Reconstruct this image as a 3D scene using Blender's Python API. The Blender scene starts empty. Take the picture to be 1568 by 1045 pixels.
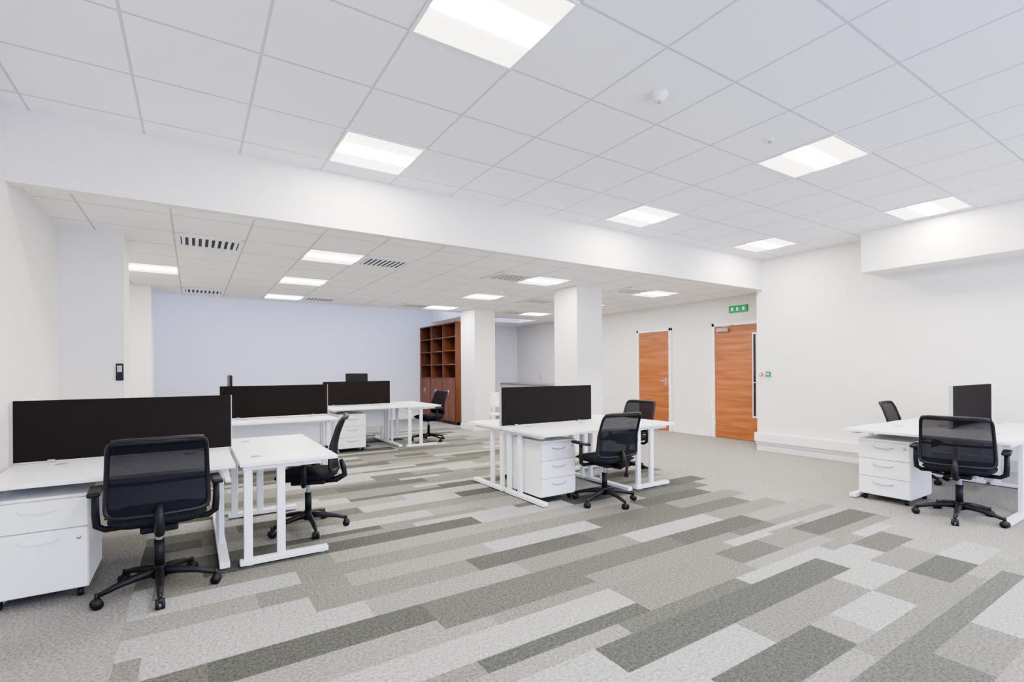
import bpy, bmesh, math, random
from mathutils import Vector, Matrix
random.seed(3)
D=bpy.data; C=bpy.context; SC=C.scene
H=1.29; HC=H+1.70; LC=H+1.3075      # camera height, high ceiling, low ceiling
DZ=0.69                               # desk top height

# ------------------------------------------------------------------ materials
def new_mat(name):
    m=D.materials.new(name); m.use_nodes=True
    nt=m.node_tree; b=nt.nodes['Principled BSDF']
    return m,nt,b
def rgb(r,g,b):
    f=lambda c:(c/255/12.92) if c/255<=.04045 else ((c/255+.055)/1.055)**2.4
    return (f(r),f(g),f(b),1)
def plain(name,col,rough=.5,metal=0,noise=0,nscale=40,bump=0,spec=.5):
    m,nt,b=new_mat(name)
    b.inputs['Base Color'].default_value=col; b.inputs['Roughness'].default_value=rough
    b.inputs['Metallic'].default_value=metal; b.inputs['Specular IOR Level'].default_value=spec
    tc=nt.nodes.new('ShaderNodeTexCoord'); n=nt.nodes.new('ShaderNodeTexNoise')
    n.inputs['Scale'].default_value=nscale; n.inputs['Detail'].default_value=3
    nt.links.new(tc.outputs['Object'],n.inputs['Vector'])
    if noise:
        mx=nt.nodes.new('ShaderNodeMix'); mx.data_type='RGBA'
        mx.inputs[6].default_value=tuple(c*(1-noise) for c in col[:3])+(1,)
        mx.inputs[7].default_value=tuple(min(1,c*(1+noise)) for c in col[:3])+(1,)
        nt.links.new(n.outputs['Fac'],mx.inputs[0]); nt.links.new(mx.outputs[2],b.inputs['Base Color'])
    if bump:
        bp=nt.nodes.new('ShaderNodeBump'); bp.inputs['Strength'].default_value=bump; bp.inputs['Distance'].default_value=.002
        nt.links.new(n.outputs['Fac'],bp.inputs['Height']); nt.links.new(bp.outputs['Normal'],b.inputs['Normal'])
    return m
def emis(name,col,s,base=(.8,.8,.8,1)):
    m,nt,b=new_mat(name); b.inputs['Base Color'].default_value=base
    b.inputs['Emission Color'].default_value=col; b.inputs['Emission Strength'].default_value=s
    return m
def wood(name,c1,c2,axis,scale=1.0,rough=.4):
    m,nt,b=new_mat(name); b.inputs['Roughness'].default_value=rough
    tc=nt.nodes.new('ShaderNodeTexCoord'); mp=nt.nodes.new('ShaderNodeMapping')
    s=[14*scale]*3; s[axis]=1.1*scale; mp.inputs['Scale'].default_value=s
    n=nt.nodes.new('ShaderNodeTexNoise'); n.inputs['Scale'].default_value=1; n.inputs['Detail'].default_value=6; n.inputs['Distortion'].default_value=.6
    r=nt.nodes.new('ShaderNodeValToRGB'); r.color_ramp.elements[0].position=.3; r.color_ramp.elements[1].position=.72
    r.color_ramp.elements[0].color=c1; r.color_ramp.elements[1].color=c2
    L=nt.links.new; L(tc.outputs['Object'],mp.inputs[0]); L(mp.outputs[0],n.inputs['Vector']); L(n.outputs['Fac'],r.inputs[0]); L(r.outputs[0],b.inputs['Base Color'])
    return m

class NT:
    def __init__(s,nt): s.nt=nt
    def m(s,op,a,b=None,c=None):
        n=s.nt.nodes.new('ShaderNodeMath'); n.operation=op
        for i,x in enumerate((a,b,c)):
            if x is None: continue
            if isinstance(x,(int,float)): n.inputs[i].default_value=x
            else: s.nt.links.new(x,n.inputs[i])
        return n.outputs[0]
    def wn(s,a,b):
        c=s.nt.nodes.new('ShaderNodeCombineXYZ')
        for i,x in enumerate((a,b)):
            if isinstance(x,(int,float)): c.inputs[i].default_value=x
            else: s.nt.links.new(x,c.inputs[i])
        w=s.nt.nodes.new('ShaderNodeTexWhiteNoise'); w.noise_dimensions='3D'
        s.nt.links.new(c.outputs[0],w.inputs['Vector']); return w.outputs['Value']
    def mix(s,f,a,b):
        n=s.nt.nodes.new('ShaderNodeMix'); n.data_type='RGBA'
        for i,x in ((0,f),(6,a),(7,b)):
            if isinstance(x,(int,float,tuple)): n.inputs[i].default_value=x
            else: s.nt.links.new(x,n.inputs[i])
        return n.outputs[2]

def ceiling_mat(name,x0,y0,col,line):
    m,nt,b=new_mat(name); N=NT(nt); b.inputs['Roughness'].default_value=.9; b.inputs['Specular IOR Level'].default_value=.2
    tc=nt.nodes.new('ShaderNodeTexCoord'); sp=nt.nodes.new('ShaderNodeSeparateXYZ'); nt.links.new(tc.outputs['Object'],sp.inputs[0])
    ms=[]
    for ax,o in ((0,x0),(1,y0)):
        t=N.m('DIVIDE',N.m('SUBTRACT',sp.outputs[ax],o),.6)
        ms.append(N.m('ABSOLUTE',N.m('SUBTRACT',N.m('FRACT',N.m('ADD',t,.5)),.5)))
    d=N.m('MINIMUM',ms[0],ms[1])
    c=N.mix(N.m('LESS_THAN',d,.0125),col,line)
    nt.links.new(c,b.inputs['Base Color'])
    n=nt.nodes.new('ShaderNodeTexNoise'); n.inputs['Scale'].default_value=150; nt.links.new(tc.outputs['Object'],n.inputs['Vector'])
    bp=nt.nodes.new('ShaderNodeBump'); bp.inputs['Strength'].default_value=.15; bp.inputs['Distance'].default_value=.002
    nt.links.new(n.outputs['Fac'],bp.inputs['Height']); nt.links.new(bp.outputs[0],b.inputs['Normal'])
    return m

def carpet_mat():
    m,nt,b=new_mat('carpet'); N=NT(nt); L=nt.links.new
    b.inputs['Roughness'].default_value=.97; b.inputs['Specular IOR Level'].default_value=.1
    tc=nt.nodes.new('ShaderNodeTexCoord'); sp=nt.nodes.new('ShaderNodeSeparateXYZ'); L(tc.outputs['Object'],sp.inputs[0])
    x,y=sp.outputs[0],sp.outputs[1]
    RW=.215
    r0=N.m('FLOOR',N.m('DIVIDE',y,RW))
    thin=N.m('GREATER_THAN',N.wn(r0,91.3),.72)
    half=N.m('MULTIPLY',N.m('GREATER_THAN',N.m('FRACT',N.m('DIVIDE',y,RW)),.5),thin)
    row=N.m('ADD',r0,N.m('MULTIPLY',half,.5))
    off=N.m('DIVIDE',N.m('FLOOR',N.m('MULTIPLY',N.wn(row,3.7),4)),4)
    xx=N.m('ADD',x,N.m('ADD',off,.2))
    cell=N.m('FLOOR',xx); fr=N.m('FRACT',xx)
    nearR=N.m('MULTIPLY',N.m('GREATER_THAN',x,2.6),N.m('LESS_THAN',y,2.2))
    thr=N.m('SUBTRACT',.88,N.m('MULTIPLY',nearR,.45))
    split=N.m('GREATER_THAN',N.wn(cell,N.m('ADD',row,50.3)),thr)
    sub=N.m('MULTIPLY',N.m('GREATER_THAN',fr,.5),split)
    idd=N.m('ADD',cell,N.m('MULTIPLY',sub,.5))
    par=N.m('FRACT',N.m('DIVIDE',row,2))
    v=N.m('FRACT',N.m('ADD',N.m('MULTIPLY',N.wn(idd,N.m('ADD',row,27.1)),.66),par))
    r=nt.nodes.new('ShaderNodeValToRGB'); r.color_ramp.interpolation='CONSTANT'
    e=r.color_ramp.elements; base=(.25,.243,.220,1)
    e[0].position=0; e[0].color=(.305,.304,.286,1)
    e[1].position=.20; e[1].color=(.165,.162,.141,1)
    a=e.new(.40); a.color=(.218,.212,.189,1)
    a=e.new(.52); a.color=(.098,.101,.086,1)
    a=e.new(.68); a.color=(.160,.157,.136,1)
    a=e.new(.84); a.color=(.078,.081,.070,1)
    L(v,r.inputs[0])
    cen=N.m('SUBTRACT',N.m('ADD',cell,.5),N.m('ADD',off,.2))
    mask=N.m('MULTIPLY',N.m('LESS_THAN',cen,4.6),N.m('GREATER_THAN',x,-.3))
    mask=N.m('MULTIPLY',mask,N.m('LESS_THAN',y,10.25))
    c=N.mix(mask,base,r.outputs[0])
    n=nt.nodes.new('ShaderNodeTexNoise'); n.inputs['Scale'].default_value=65; n.inputs['Detail'].default_value=5; n.inputs['Roughness'].default_value=.9
    L(tc.outputs['Object'],n.inputs['Vector'])
    mr=nt.nodes.new('ShaderNodeMapRange'); mr.inputs[1].default_value=.38; mr.inputs[2].default_value=.62; mr.inputs[3].default_value=.5; mr.inputs[4].default_value=1.5
    L(n.outputs['Fac'],mr.inputs[0])
    vm=nt.nodes.new('ShaderNodeVectorMath'); vm.operation='SCALE'; L(c,vm.inputs[0]); L(mr.outputs[0],vm.inputs['Scale'])
    L(vm.outputs[0],b.inputs['Base Color'])
    bp=nt.nodes.new('ShaderNodeBump'); bp.inputs['Strength'].default_value=.5; bp.inputs['Distance'].default_value=.004
    L(n.outputs['Fac'],bp.inputs['Height']); L(bp.outputs[0],b.inputs['Normal'])
    return m

M={}
M['wall']=plain('wall_paint',(.75,.725,.69,1),.75,noise=.01,nscale=3,bump=.05,spec=.2)
M['bluewall']=plain('wall_paint_cool',(.71,.705,.745,1),.75,noise=.01,nscale=3,bump=.05,spec=.2)
M['trim']=plain('trim_paint',(.84,.83,.81,1),.4,noise=.01)
M['ceilH']=ceiling_mat('ceiling_tile_high',.918,1.755,(.90,.895,.925,1),(.56,.56,.59,1))
M['ceilL']=ceiling_mat('ceiling_tile_low',-.144,5.60,(.88,.87,.86,1),(.5,.5,.51,1))
M['carpet']=carpet_mat()
M['white']=plain('white_laminate',(.86,.86,.86,1),.35,noise=.01,nscale=8)
M['wmetal']=plain('white_metal',(.82,.83,.85,1),.35,noise=.01)
M['black']=plain('black_plastic',(.010,.010,.011,1),.5,noise=.2,spec=.3)
M['fabric']=plain('black_fabric',(.010,.012,.016,1),.9,noise=.3,nscale=300,bump=.3,spec=.2)
M['screenfab']=plain('screen_fabric',(.017,.0145,.0138,1),.95,noise=.3,nscale=300,bump=.3,spec=.05)
M['grey']=plain('grey_plastic',(.35,.35,.36,1),.5,noise=.03)
M['steel']=plain('steel',(.6,.6,.6,1),.3,1)
M['dark']=plain('dark_gap',(.05,.05,.05,1),.8,noise=.1)
M['door']=wood('door_veneer',(.24,.072,.018,1),(.42,.155,.054,1),1,1)
M['walnut']=wood('walnut',(.10,.033,.013,1),(.20,.075,.032,1),2,1,.5)
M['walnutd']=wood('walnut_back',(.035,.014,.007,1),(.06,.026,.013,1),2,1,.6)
M['lampc']=emis('lamp_core',(1,.95,.88,1),132)
M['lamps']=emis('lamp_side',(1,.94,.86,1),3.2)
M['lampf']=plain('lamp_frame',(.85,.85,.84,1),.4)
M['green']=emis('sign_green',(.0,.5,.15,1),.3,(.0,.16,.05,1))
M['red']=plain('red_plastic',rgb(190,30,30),.4)
M['glass']=plain('tinted_glass',(.03,.035,.04,1),.08)
m,nt,b=new_mat('chair_mesh'); b.inputs['Base Color'].default_value=(.009,.010,.014,1); b.inputs['Roughness'].default_value=.9; b.inputs['Specular IOR Level'].default_value=.15
b.inputs['Alpha'].default_value=.94; M['mesh']=m

# ------------------------------------------------------------------ builder
class B:
    def __init__(s): s.bm=bmesh.new(); s.mats=[]
    def mi(s,k):
        if k not in s.mats: s.mats.append(k)
        return s.mats.index(k)
    def add(s,t,k,smooth=False,mtx=None):
        i=s.mi(k)
        if mtx: bmesh.ops.transform(t,matrix=mtx,verts=t.verts)
        for f in t.faces: f.material_index=i; f.smooth=smooth
        me=D.meshes.new('t'); t.to_mesh(me); t.free(); s.bm.from_mesh(me); D.meshes.remove(me)
    def box(s,x0,x1,y0,y1,z0,z1,k,bev=0,seg=2,mtx=None):
        t=bmesh.new(); bmesh.ops.create_cube(t,size=1)
        for v in t.verts: v.co=Vector(((x0+x1)/2+v.co.x*(x1-x0),(y0+y1)/2+v.co.y*(y1-y0),(z0+z1)/2+v.co.z*(z1-z0)))
        if bev: bmesh.ops.bevel(t,geom=t.edges[:],offset=bev,segments=seg,affect='EDGES',profile=.5)
        s.add(t,k,False,mtx)
    def cyl(s,p,q,r,k,r2=None,seg=16):
        p=Vector(p);q=Vector(q);t=bmesh.new()
        bmesh.ops.create_cone(t,cap_ends=True,segments=seg,radius1=r,radius2=r if r2 is None else r2,depth=(q-p).length)
        rot=(q-p).to_track_quat('Z','Y').to_matrix().to_4x4()
        s.add(t,k,True,Matrix.Translation((p+q)/2)@rot)
    def sph(s,p,r,k,sc=(1,1,1)):
        t=bmesh.new(); bmesh.ops.create_uvsphere(t,u_segments=16,v_segments=10,radius=r)
        s.add(t,k,True,Matrix.Translation(p)@Matrix.Diagonal((*sc,1)))
    def tube(s,pts,r,k,closed=False,seg=8,flat=1.0):
        t=bmesh.new(); n=len(pts); pts=[Vector(p) for p in pts]; rings=[]
        for i,p in enumerate(pts):
            a=pts[(i-1)%n] if (closed or i>0) else p; c=pts[(i+1)%n] if (closed or i<n-1) else p
            d=(c-a).normalized(); up=Vector((0,1,0)) if abs(d.y)<.9 else Vector((0,0,1))
            e1=d.cross(up).normalized(); e2=e1.cross(d).normalized()
            rr=r[i] if isinstance(r,list) else r
            rings.append([t.verts.new(p+e1*math.cos(2*math.pi*j/seg)*rr+e2*math.sin(2*math.pi*j/seg)*rr*flat) for j in range(seg)])
        for i in range(n if closed else n-1):
            A=rings[i];Bq=rings[(i+1)%n]
            for j in range(seg): t.faces.new((A[j],A[(j+1)%seg],Bq[(j+1)%seg],Bq[j]))
        if not closed: t.faces.new(rings[0][::-1]); t.faces.new(rings[-1])
        bmesh.ops.recalc_face_normals(t,faces=t.faces)
        s.add(t,k,True)
    def mesh(s,name):
        me=D.meshes.new(name); s.bm.to_mesh(me); s.bm.free()
        for k in s.mats: me.materials.append(M[k])
        return me
    def obj(s,name,loc=(0,0,0),rz=0):
        return place(s.mesh(name),name,loc,rz)
def place(me,name,loc=(0,0,0),rz=0):
    o=D.objects.new(name,me); o.location=loc; o.rotation_euler=(0,0,rz); C.collection.objects.link(o); return o
def wallbox(name,boxes,mat):
    b=B()
    for q in boxes: b.box(*q,mat)
    return b.obj(name)

# ------------------------------------------------------------------ room shell
XL,XR,XD=-1.0,7.5,8.3; YF,YB=-2.6,12.6; YBM=4.40; YO=10.15; ZT=3.5
wallbox('floor',[(XL-.2,XD+.2,YF-.2,YB+.2,-.1,0)],'carpet')
wallbox('wall_left',[(XL-.2,XL,YF-.2,YB+.2,0,ZT)],'wall')
# right wall together with its boxed-in bulkhead
wallbox('wall_right',[(XR,XD+.2,YF-.2,4.5,0,ZT),(XR-.45,XR,YF,2.86,H+1.19,HC)],'wall')
wallbox('wall_corridor',[(XD,XD+.2,4.5,YB+.2,0,ZT)],'wall')
wallbox('wall_back',[(XL,XD,YB,YB+.2,0,ZT)],'bluewall')
fw=[(XL,XR,YF-.2,YF,0,.5),(XL,XR,YF-.2,YF,2.85,ZT)]
ed=[XL,-.7,1.9,2.1,4.7,4.9,7.3,XR]
for i in range(0,8,2): fw.append((ed[i],ed[i+1],YF-.2,YF,.5,2.85))
wallbox('wall_front',fw,'wall')
for i in range(1,7,2):
    b=B(); x0,x1=ed[i],ed[i+1]
    for q in ((x0,x1,.5,.56),(x0,x1,2.79,2.85),(x0,x0+.06,.56,2.79),(x1-.06,x1,.56,2.79),((x0+x1)/2-.03,(x0+x1)/2+.03,.56,2.79)):
        b.box(q[0],q[1],YF-.14,YF-.07,q[2],q[3],'trim')
    b.obj('window_%d'%((i+1)//2))
wallbox('ceiling',[(XL,XR,YF,YBM,HC,ZT)],'ceilH')
wallbox('ceiling_rear',[(XL,XD,4.5,YO,LC,ZT),(5.5,6.5,YO,YB,LC,ZT),(7.7,XD,YO,YB,LC,ZT),(6.5,7.7,YO,10.7,LC,ZT),(6.5,7.7,11.6,YB,LC,ZT)],'ceilL')
wallbox('ceiling_alcove',[(XL,5.5,YO,10.9,ZT-.1,ZT),(XL,5.5,11.6,YB,ZT-.1,ZT)],'wall')
wallbox('beam',[(XL,XR,YBM,4.50,H+1.225,ZT)],'wall')
b=B()
for i in range(6):
    x=XL+.03+(5.44-XL)*i/5; b.box(x-.03,x+.03,10.9,11.6,ZT-.08,ZT,'trim')
b.obj('window_7')
def column(x0,x1,y0,y1,name='column'):
    b=B(); b.box(x0,x1,y0,y1,0,LC,'wall')
    b.box(x0-.015,x1+.015,y0-.015,y1+.015,0,.12,'trim',.004); return b.obj(name)
column(5.02,5.54,5.93,6.50); column(5.0,5.5,9.22,9.85)
column(XL,-.54,5.90,6.36); column(XL,-.52,9.2,9.75)
wallbox('baseboard_left',[(XL,XL+.015,YF,5.88,0,.12)],'trim')
wallbox('baseboard_right',[(XR-.018,XR,YF,4.5,0,.12)],'trim')
wallbox('baseboard_back',[(XL,5.1,YB-.015,YB,0,.12)],'trim')
wallbox('baseboard_corridor',[(XD-.018,XD,5.93,6.79,0,.12),(XD-.018,XD,7.76,8.5,0,.12)],'trim')
b=B(); b.box(XR-.09,XR,-2.5,4.5,.15,.285,'trim',.006); b.box(XR-.05,XR,-2.5,4.5,.11,.15,'trim'); b.obj('trim_1')

# ------------------------------------------------------------------ doors
def door(name,y0,y1,vision,closer,handle_y):
    b=B(); zt=2.07
    b.box(XD-.022,XD-.001,y0,y1,.008,zt,'door',.002)
    fr=.065
    b.box(XD-.04,XD,y0-fr,y0-.004,0,zt+fr,'trim',.004); b.box(XD-.04,XD,y1+.004,y1+fr,0,zt+fr,'trim',.004)
    b.box(XD-.04,XD,y0-fr,y1+fr,zt+.004,zt+fr,'trim',.004)
    for z in (.25,1.05,1.85): b.cyl((XD-.03,y1-.002 if closer else y0,z-.05),(XD-.03,y1-.002 if closer else y0,z+.05),.008,'steel')
    if vision:
        b.box(XD-.028,XD-.02,vision[0]-.02,vision[1]+.02,.42,1.92,'trim',.003); b.box(XD-.031,XD-.02,vision[0],vision[1],.45,1.89,'glass')
    if closer:
        b.box(XD-.075,XD-.022,y1-.30,y1-.06,zt-.10,zt-.035,'grey',.006)
        b.cyl((XD-.09,y1-.18,zt-.03),(XD-.20,y1-.30,zt-.02),.008,'steel'); b.cyl((XD-.20,y1-.30,zt-.02),(XD-.04,y1-.40,zt+.01),.008,'steel')
    b.box(XD-.03,XD-.02,handle_y-.02,handle_y+.02,.94,1.10,'steel',.003)
    b.cyl((XD-.022,handle_y,1.04),(XD-.07,handle_y,1.04),.009,'steel'); b.cyl((XD-.07,handle_y,1.04),(XD-.07,handle_y+.1,1.04),.009,'steel')
    return b.obj(name)
door('door_1',4.84,5.79,(4.985,5.03),True,4.9)
door('door_2',6.87,7.68,None,False,6.95)
b=B(); b.box(XD-.03,XD,5.14,5.50,2.30,2.43,'green',.004)
for y in (5.19,5.31,5.41): b.box(XD-.032,XD-.03,y,y+.04,2.335,2.395,'lampf')
b.obj('exit_sign')
b=B(); b.box(XR-.035,XR,4.27,4.34,1.16,1.24,'green',.004); b.box(XR-.037,XR-.03,4.29,4.32,1.185,1.215,'lampf',.002); b.obj('exit_push_button')
b=B(); b.box(XR-.03,XR,4.40,4.45,1.17,1.22,'red',.006); b.box(XR-.032,XR-.03,4.41,4.44,1.18,1.21,'lampf'); b.obj('fire_call_point')
b=B(); b.box(-.60,-.545,5.87,5.90,1.21,1.37,'black',.006); b.box(-.59,-.555,5.865,5.87,1.29,1.35,'grey'); b.obj('intercom_handset')

# ------------------------------------------------------------------ ceiling fittings
def troffer():
    b=B(); w=.285
    b.box(-.3,.3,-.3,-w,-.010,.003,'lampf'); b.box(-.3,.3,w,.3,-.010,.003,'lampf')
    b.box(-.3,-w,-w,w,-.010,.003,'lampf'); b.box(w,.3,-w,w,-.010,.003,'lampf')
    b.box(-w,-.085,-w,w,-.004,.002,'lamps'); b.box(.085,w,-w,w,-.004,.002,'lamps')
    b.box(-.085,.085,-w,w,-.008,.002,'lampc')
    return b.mesh('ceiling_light_panel')
tm=troffer()
for i in (0,5,9):
    for j in (-6,-3,0,3): place(tm,'ceiling_light_panel',(.918+.6*i+.3,1.755+.6*j+.3,HC),math.pi/2)
for i,j in ((2,0),(7,0),(11,0),(-1,3),(2,3),(7,3),(11,3),(2,6),(7,6),(11,6)):
    place(tm,'ceiling_light_panel',(-.144+.6*i+.3,5.60+.6*j+.3,LC),math.pi/2)
def vent():
    b=B()
    b.box(-.28,.28,-.28,.28,-.004,.002,'dark')
    for a in (-1,1):
        b.box(-.29,.29,a*.24-.05,a*.24+.05,-.012,.002,'lampf'); b.box(a*.27-.02,a*.27+.02,-.29,.29,-.012,.002,'lampf')
    for i in range(9):
        x=-.225+i*.056
        b.box(x-.014,x+.014,-.25,.25,-.012,-.008,'wmetal')
    return b.mesh('ceiling_air_vent')
vm=vent()
for i,j in ((0,0),(3,0),(6,0),(10,0),(0,6),(3,6),(6,6),(10,6),(9,3)):
    place(vm,'ceiling_air_vent',(-.144+.6*i+.3,5.60+.6*j+.3,LC))
b=B(); b.cyl((0,0,0),(0,0,-.025),.055,'trim',.05,24); b.cyl((0,0,-.025),(0,0,-.05),.038,'trim',.03,24); b.cyl((0,0,-.05),(0,0,-.058),.012,'grey')
b.obj('smoke_detector',(2.43,2.08,HC))
b=B(); b.cyl((0,0,0),(0,0,-.012),.035,'trim',.032,24); b.sph((0,0,-.012),.016,'grey'); b.obj('motion_sensor',(3.62,2.06,HC))
b=B(); b.cyl((0,0,0),(0,0,-.025),.05,'trim',.045,24); b.cyl((0,0,-.025),(0,0,-.05),.035,'trim',.03,24); b.obj('smoke_detector',(4.3,7.0,LC))

# ------------------------------------------------------------------ desks
def desk(L,W,legs=(1,1),modesty=True):
    b=B(); l=L/2; w=W/2
    b.box(-l,l,-w,w,DZ-.025,DZ,'white',.003)
    b.cyl((-l+.25,w-.12,DZ-.001),(-l+.25,w-.12,DZ+.003),.035,'grey'); b.cyl((l-.25,w-.12,DZ-.001),(l-.25,w-.12,DZ+.003),.035,'grey')
    for s,on in zip((-1,1),legs):
        if not on: continue
        x=s*(l-.06)
        b.box(x-.03,x+.03,-w+.06,w-.0,0.008,.045,'wmetal',.006)
        b.box(x-.022,x+.022,-w+.10,w-.02,DZ-.055,DZ-.025,'wmetal',.003)
        for y in (w-.05,w-.25):
            b.box(x-.018,x+.018,y-.026,y+.026,.04,DZ-.05,'wmetal',.006)
        for y in (-w+.10,w-.06): b.cyl((x,y,0),(x,y,.01),.022,'grey')
    b.box(-l+.08,l-.08,w-.15,w-.11,DZ-.065,DZ-.026,'wmetal'); b.box(-l+.08,l-.08,w-.38,w-.34,DZ-.065,DZ-.026,'wmetal')
    if modesty: b.box(-l+.12,l-.12,w-.025,w-.01,DZ-.38,DZ-.03,'white')
    return b.mesh('office_desk')
def screen(L):
    b=B(); b.box(-L/2,L/2,-.014,.014,DZ+.012,1.105,'screenfab',.004)
    b.box(-L/2-.006,-L/2,-.015,.015,DZ+.01,1.105,'grey'); b.box(L/2,L/2+.006,-.015,.015,DZ+.01,1.105,'grey')
    for s in (-1,1): b.box(s*L*.35-.02,s*L*.35+.02,-.016,.016,DZ+.001,DZ+.02,'grey',.003)
    return b.obj
def desks(x0,x1,y0,y1,rz=0,**k):
    if abs(math.sin(rz))<.5: L,W=x1-x0,y1-y0
    else: L,W=y1-y0,x1-x0
    place(desk(L,W,**k),'office_desk',((x0+x1)/2,(y0+y1)/2,0),rz)
def scr(x0,x1,y): screen(x1-x0)('desk_privacy_screen',((x0+x1)/2,y,0))
P2=math.pi/2
desks(-.97,.23,3.66,4.44); desks(-.97,.23,4.48,5.2,math.pi); scr(-.98,.25,4.46)
desks(.255,.87,3.66,5.05,P2,modesty=False)
desks(2.70,3.93,3.66,4.40,modesty=False); desks(2.70,3.93,4.44,5.15,math.pi,modesty=False); scr(2.70,3.94,4.42)
desks(3.955,4.53,3.68,4.95,P2,modesty=False)
desks(.28,1.55,6.50,7.08); desks(.28,1.55,7.12,7.8,math.pi); scr(.28,1.55,7.10)
desks(1.82,2.98,7.92,8.68); desks(1.82,2.98,8.72,9.4,math.pi); scr(1.83,2.98,8.70)
desks(3.0,3.6,7.85,9.15,P2,modesty=False)
desks(5.44,6.18,1.15,2.38,-P2,modesty=False)
desks(6.20,7.38,1.00,1.73,legs=(0,1),modesty=False); desks(6.20,7.38,1.77,2.36,math.pi,legs=(1,0),modesty=False); scr(6.2,7.38,1.75)

# ------------------------------------------------------------------ pedestals
def pedestal(n):
    b=B(); w,d,z0,z1=.21,.26,.055,.58
    b.box(-w,w,-d+.02,d,z0,z1,'white',.004); b.box(-w-.002,w+.002,-d,d+.002,z1,z1+.018,'white',.003)
    b.box(-w+.004,w-.004,-d+.012,-d+.021,z0+.002,z1,'grey')
    hs=[1/3]*3 if n==3 else [.33,.67]; z=z1-.004
    for i,h in enumerate(hs):
        hh=(z1-z0-.006)*h
        b.box(-w+.002,w-.002,-d,-d+.015,z-hh+.006,z,'white',.003)
        zc=z-.045
        b.tube([(-.085,-d-.001,zc),(-.06,-d-.012,zc-.012),(0,-d-.016,zc-.018),(.06,-d-.012,zc-.012),(.085,-d-.001,zc)],.005,'grey' if n==3 else 'wmetal')
        z-=hh
    b.cyl((w-.04,-d-.006,z1-.05 if n==3 else z1-.23),(w-.04,-d,z1-.05 if n==3 else z1-.23),.010,'steel')
    for sx in (-1,1):
        for sy in (-1,1):
            x=sx*(w-.04);y=sy*(d-.05)
            b.cyl((x-.012,y,.024),(x+.012,y,.024),.024,'black'); b.cyl((x,y,.03),(x,y,.058),.008,'black')
    return b.mesh('drawer_pedestal')
p3=pedestal(3); p2=pedestal(2)
place(p2,'drawer_pedestal',(-.72,3.98,0)); place(p3,'drawer_pedestal',(3.01,4.10,0))
place(p3,'drawer_pedestal',(5.80,2.07,0),-P2); place(p3,'drawer_pedestal',(2.13,8.25,0)); place(p3,'drawer_pedestal',(3.3,4.83,0),math.pi)

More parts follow.
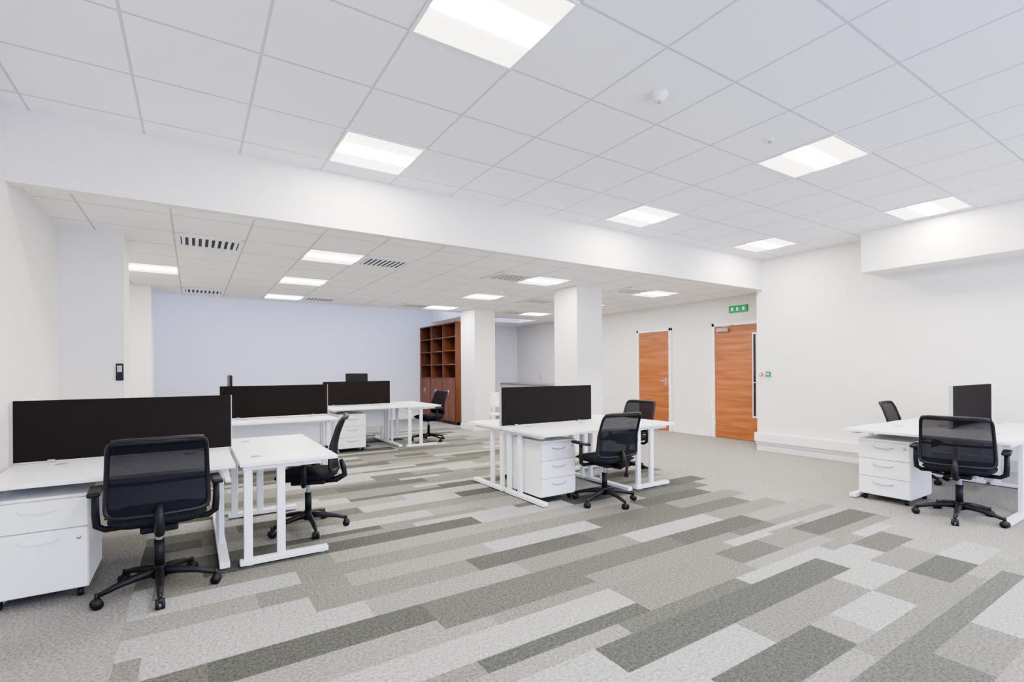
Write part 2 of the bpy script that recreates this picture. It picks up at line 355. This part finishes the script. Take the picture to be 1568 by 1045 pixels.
# ------------------------------------------------------------------ task chair (faces +y)
def chair():
    b=B()
    for i in range(5):
        a=math.radians(90+72*i+36); c,s=math.cos(a),math.sin(a)
        b.tube([(0,0,.115),(c*.10,s*.10,.112),(c*.2,s*.2,.095),(c*.29,s*.29,.07)],[.028,.024,.018,.014],'black',seg=8)
        x,y=c*.295,s*.295; t=Vector((-s,c,0))
        b.cyl((x,y,.045),(x,y,.085),.010,'black')
        for k in (-1,1):
            p=Vector((x,y,.027))+t*k*.014; b.cyl(p-t*.009,p+t*.009,.027,'black',seg=18)
        b.sph((x,y,.045),.022,'black',(1,1,.7))
    b.cyl((0,0,.08),(0,0,.15),.038,'black',.032); b.cyl((0,0,.14),(0,0,.30),.026,'black'); b.cyl((0,0,.28),(0,0,.40),.016,'grey')
    b.box(-.09,.09,-.14,.12,.375,.415,'black',.012)
    t=bmesh.new(); nx,ny=14,14; hw,hd=.235,.235; top=[];bot=[]
    def sh(u,v):
        n=4.5; r=(abs(u)**n+abs(v)**n)**(1/n) if (u or v) else 0; m=max(abs(u),abs(v)); k=m/r if r else 1
        return u*k*hw, v*k*hd
    for i in range(nx+1):
        a=[];c=[]
        for j in range(ny+1):
            u=-1+2*i/nx;v=-1+2*j/ny;x,y=sh(u,v); m=max(abs(u),abs(v)); e=(1-m**5)
            z=.462+.032*e**.6*(1-.25*(1-u*u)*.5) - .02*max(0,v-.4)**1.3
            a.append(t.verts.new((x,y,z))); c.append(t.verts.new((x*.96,y*.96,.462-.045*e**.5-.02*max(0,v-.4)**1.3)) if m<.999 else a[-1])
        top.append(a);bot.append(c)
    for i in range(nx):
        for j in range(ny):
            t.faces.new((top[i][j],top[i+1][j],top[i+1][j+1],top[i][j+1]))
            t.faces.new((bot[i][j],bot[i][j+1],bot[i+1][j+1],bot[i+1][j]))
    b.add(t,'fabric',True)
    zb,zt=.50,.925
    def bp(u,v,off=0):
        hw=.24-.02*v; z=zb+(zt-zb)*v
        y=-.235-.075*v + .035*math.sin(v*math.pi) + .045*(u*u)*(1-.3*v)
        return Vector((u*hw,y+off,z))
    t=bmesh.new(); g=[[t.verts.new(bp(-1+2*i/12,j/12)) for j in range(13)] for i in range(13)]
    for i in range(12):
        for j in range(12): t.faces.new((g[i][j],g[i+1][j],g[i+1][j+1],g[i][j+1]))
    b.add(t,'mesh',True)
    pts=[];n=64
    for i in range(n):
        a=2*math.pi*i/n; c,s=math.cos(a),math.sin(a); e=.2
        u=math.copysign(abs(c)**e,c); v=math.copysign(abs(s)**e,s); pts.append(bp(u,.5+.5*v))
    b.tube(pts,.0125,'black',True,8)
    b.tube([bp(-.94+1.88*i/10,.975,-.003) for i in range(11)],.018,'black',seg=8,flat=.6)
    t=bmesh.new(); g=[[t.verts.new(bp(-.94+1.88*i/10,.02+.10*j/3,.006)) for j in range(4)] for i in range(11)]
    for i in range(10):
        for j in range(3): t.faces.new((g[i][j],g[i+1][j],g[i+1][j+1],g[i][j+1]))
    bmesh.ops.solidify(t,geom=t.faces[:],thickness=.012); b.add(t,'black',True)
    b.tube([bp(-.97+1.94*i/10,.42,.015) for i in range(11)],.010,'black',seg=8,flat=.5)
    b.tube([(0,-.10,.39),(0,-.22,.395),(0,-.285,.43),(0,-.275,.50),(0,-.255,.56)],[.024,.026,.024,.022,.016],'black')
    for s in (-1,1):
        b.tube([(s*.12,.0,.405),(s*.25,0,.405),(s*.285,-.005,.43),(s*.29,-.01,.50),(s*.29,-.01,.615)],[.016,.018,.02,.019,.017],'black',flat=1.0)
        b.box(s*.29-.03,s*.29+.03,-.13,.11,.612,.64,'black',.012,3)
    return b.mesh('office_chair')
cm=chair()
def ch(x,y,deg,sz=1): place(cm,'office_chair',(x,y,0),math.radians(deg)).scale=(1,1,sz)
ch(-.17,3.60,3)
ch(.79,4.32,72,.99)
ch(3.36,3.57,-4,.95)
ch(4.58,4.45,95,.95)
ch(5.50,1.50,-80,.95)
ch(7.0,2.30,185,.95)
ch(3.62,8.45,95,.97)
ch(2.45,9.45,180)
ch(.9,8.0,180)
def monitor(x,y,rz,top=1.24,w=.26):
    b=B(); b.box(-.1,.1,-.08,.08,DZ+.001,DZ+.012,'black',.004); b.cyl((0,.02,DZ+.01),(0,.02,top-.2),.018,'black')
    b.box(-w,w,-.015,.015,top-.33,top,'black',.006); b.box(-w+.01,w-.01,-.017,-.014,top-.32,top-.01,'glass')
    b.obj('computer_monitor',(x,y,0),rz)
monitor(2.5,9.1,math.radians(120))
monitor(.41,7.5,P2)
b=B()
for sx in (-1,1):
    b.tube([(sx*.2,-.2,.0),(sx*.19,-.18,.44)],.011,'steel'); b.tube([(sx*.2,.2,0),(sx*.19,.18,.44)],.011,'steel')
b.box(-.21,.21,-.21,.21,.43,.455,'white',.012)
b.tube([(-.17,-.2,.45),(-.17,-.25,.62)],.012,'steel'); b.tube([(.17,-.2,.45),(.17,-.25,.62)],.012,'steel')
b.box(-.2,.2,-.27,-.245,.56,.84,'white',.012,3); b.obj('white_plastic_chair',(4.95,8.1,0),math.radians(150))

# ------------------------------------------------------------------ bookcase (faces -x)
b=B(); x0,x1,y0,y1,zt=5.15,5.49,10.42,12.56,2.40; zc=1.08
b.box(x1-.012,x1,y0,y1,0,zt,'walnutd')
for i in range(4):
    y=y0+(y1-y0-.03)*i/3; b.box(x0,x1-.01,y,y+.03,0,zt,'walnut',.002)
b.box(x0-.01,x1,y0-.008,y1+.008,zt,zt+.03,'walnut',.003); b.box(x0+.02,x1,y0,y1,0,.07,'walnutd')
for k in range(4):
    z=zc+(zt-zc)*k/4; b.box(x0+.005,x1-.01,y0+.01,y1-.01,z,z+.022,'walnut')
for i in range(3):
    ya=y0+(y1-y0-.03)*i/3+.03; yb=y0+(y1-y0-.03)*(i+1)/3; ym=(ya+yb)/2
    for a,c,hy in ((ya,ym,ym-.04),(ym,yb,ym+.04)):
        b.box(x0-.018,x0,a+.002,c-.002,.08,zc-.005,'walnut',.002); b.cyl((x0-.035,hy,.70),(x0-.035,hy,.82),.006,'steel')
        b.cyl((x0-.035,hy,.71),(x0-.018,hy,.71),.004,'steel'); b.cyl((x0-.035,hy,.81),(x0-.018,hy,.81),.004,'steel')
b.obj('bookcase')
b=B(); b.box(7.74,XD-.005,9.0,YB-.02,.1,.87,'white'); b.box(7.78,XD-.005,9.0,YB-.02,0,.1,'dark')
for i in range(6): b.box(7.72,7.74,9.0+.597*i+.004,9.0+.597*(i+1)-.004,.11,.86,'white',.003); b.cyl((7.70,9.05+.597*i,.78),(7.70,9.2+.597*i,.78),.006,'steel')
b.box(7.69,XD-.005,8.98,YB-.02,.87,.91,'grey',.004); b.box(7.85,8.2,10.9,11.5,.895,.915,'steel',.01)
b.tube([(8.15,11.2,.91),(8.15,11.2,1.12),(8.12,11.2,1.18),(8.03,11.2,1.19),(7.97,11.2,1.14)],.012,'steel'); b.obj('kitchenette_counter')

# ------------------------------------------------------------------ world & camera
w=D.worlds.new('world'); SC.world=w; w.use_nodes=True
bg=w.node_tree.nodes['Background']; bg.inputs[0].default_value=(.58,.66,1,1); bg.inputs[1].default_value=8.5
cam=D.cameras.new('camera'); co=D.objects.new('camera',cam); C.collection.objects.link(co); SC.camera=co
cam.sensor_width=36; cam.lens=760/1568*36; cam.shift_y=44/1568; cam.clip_start=.02
co.matrix_world=Matrix.Translation((0,0,H))@Matrix.Rotation(-.5718,4,'Z')@Matrix.Rotation(math.pi/2,4,'X')@Matrix.Rotation(-.0059,4,'Z')
SC.view_settings.view_transform='AgX'
SC.view_settings.look='AgX - Medium High Contrast'
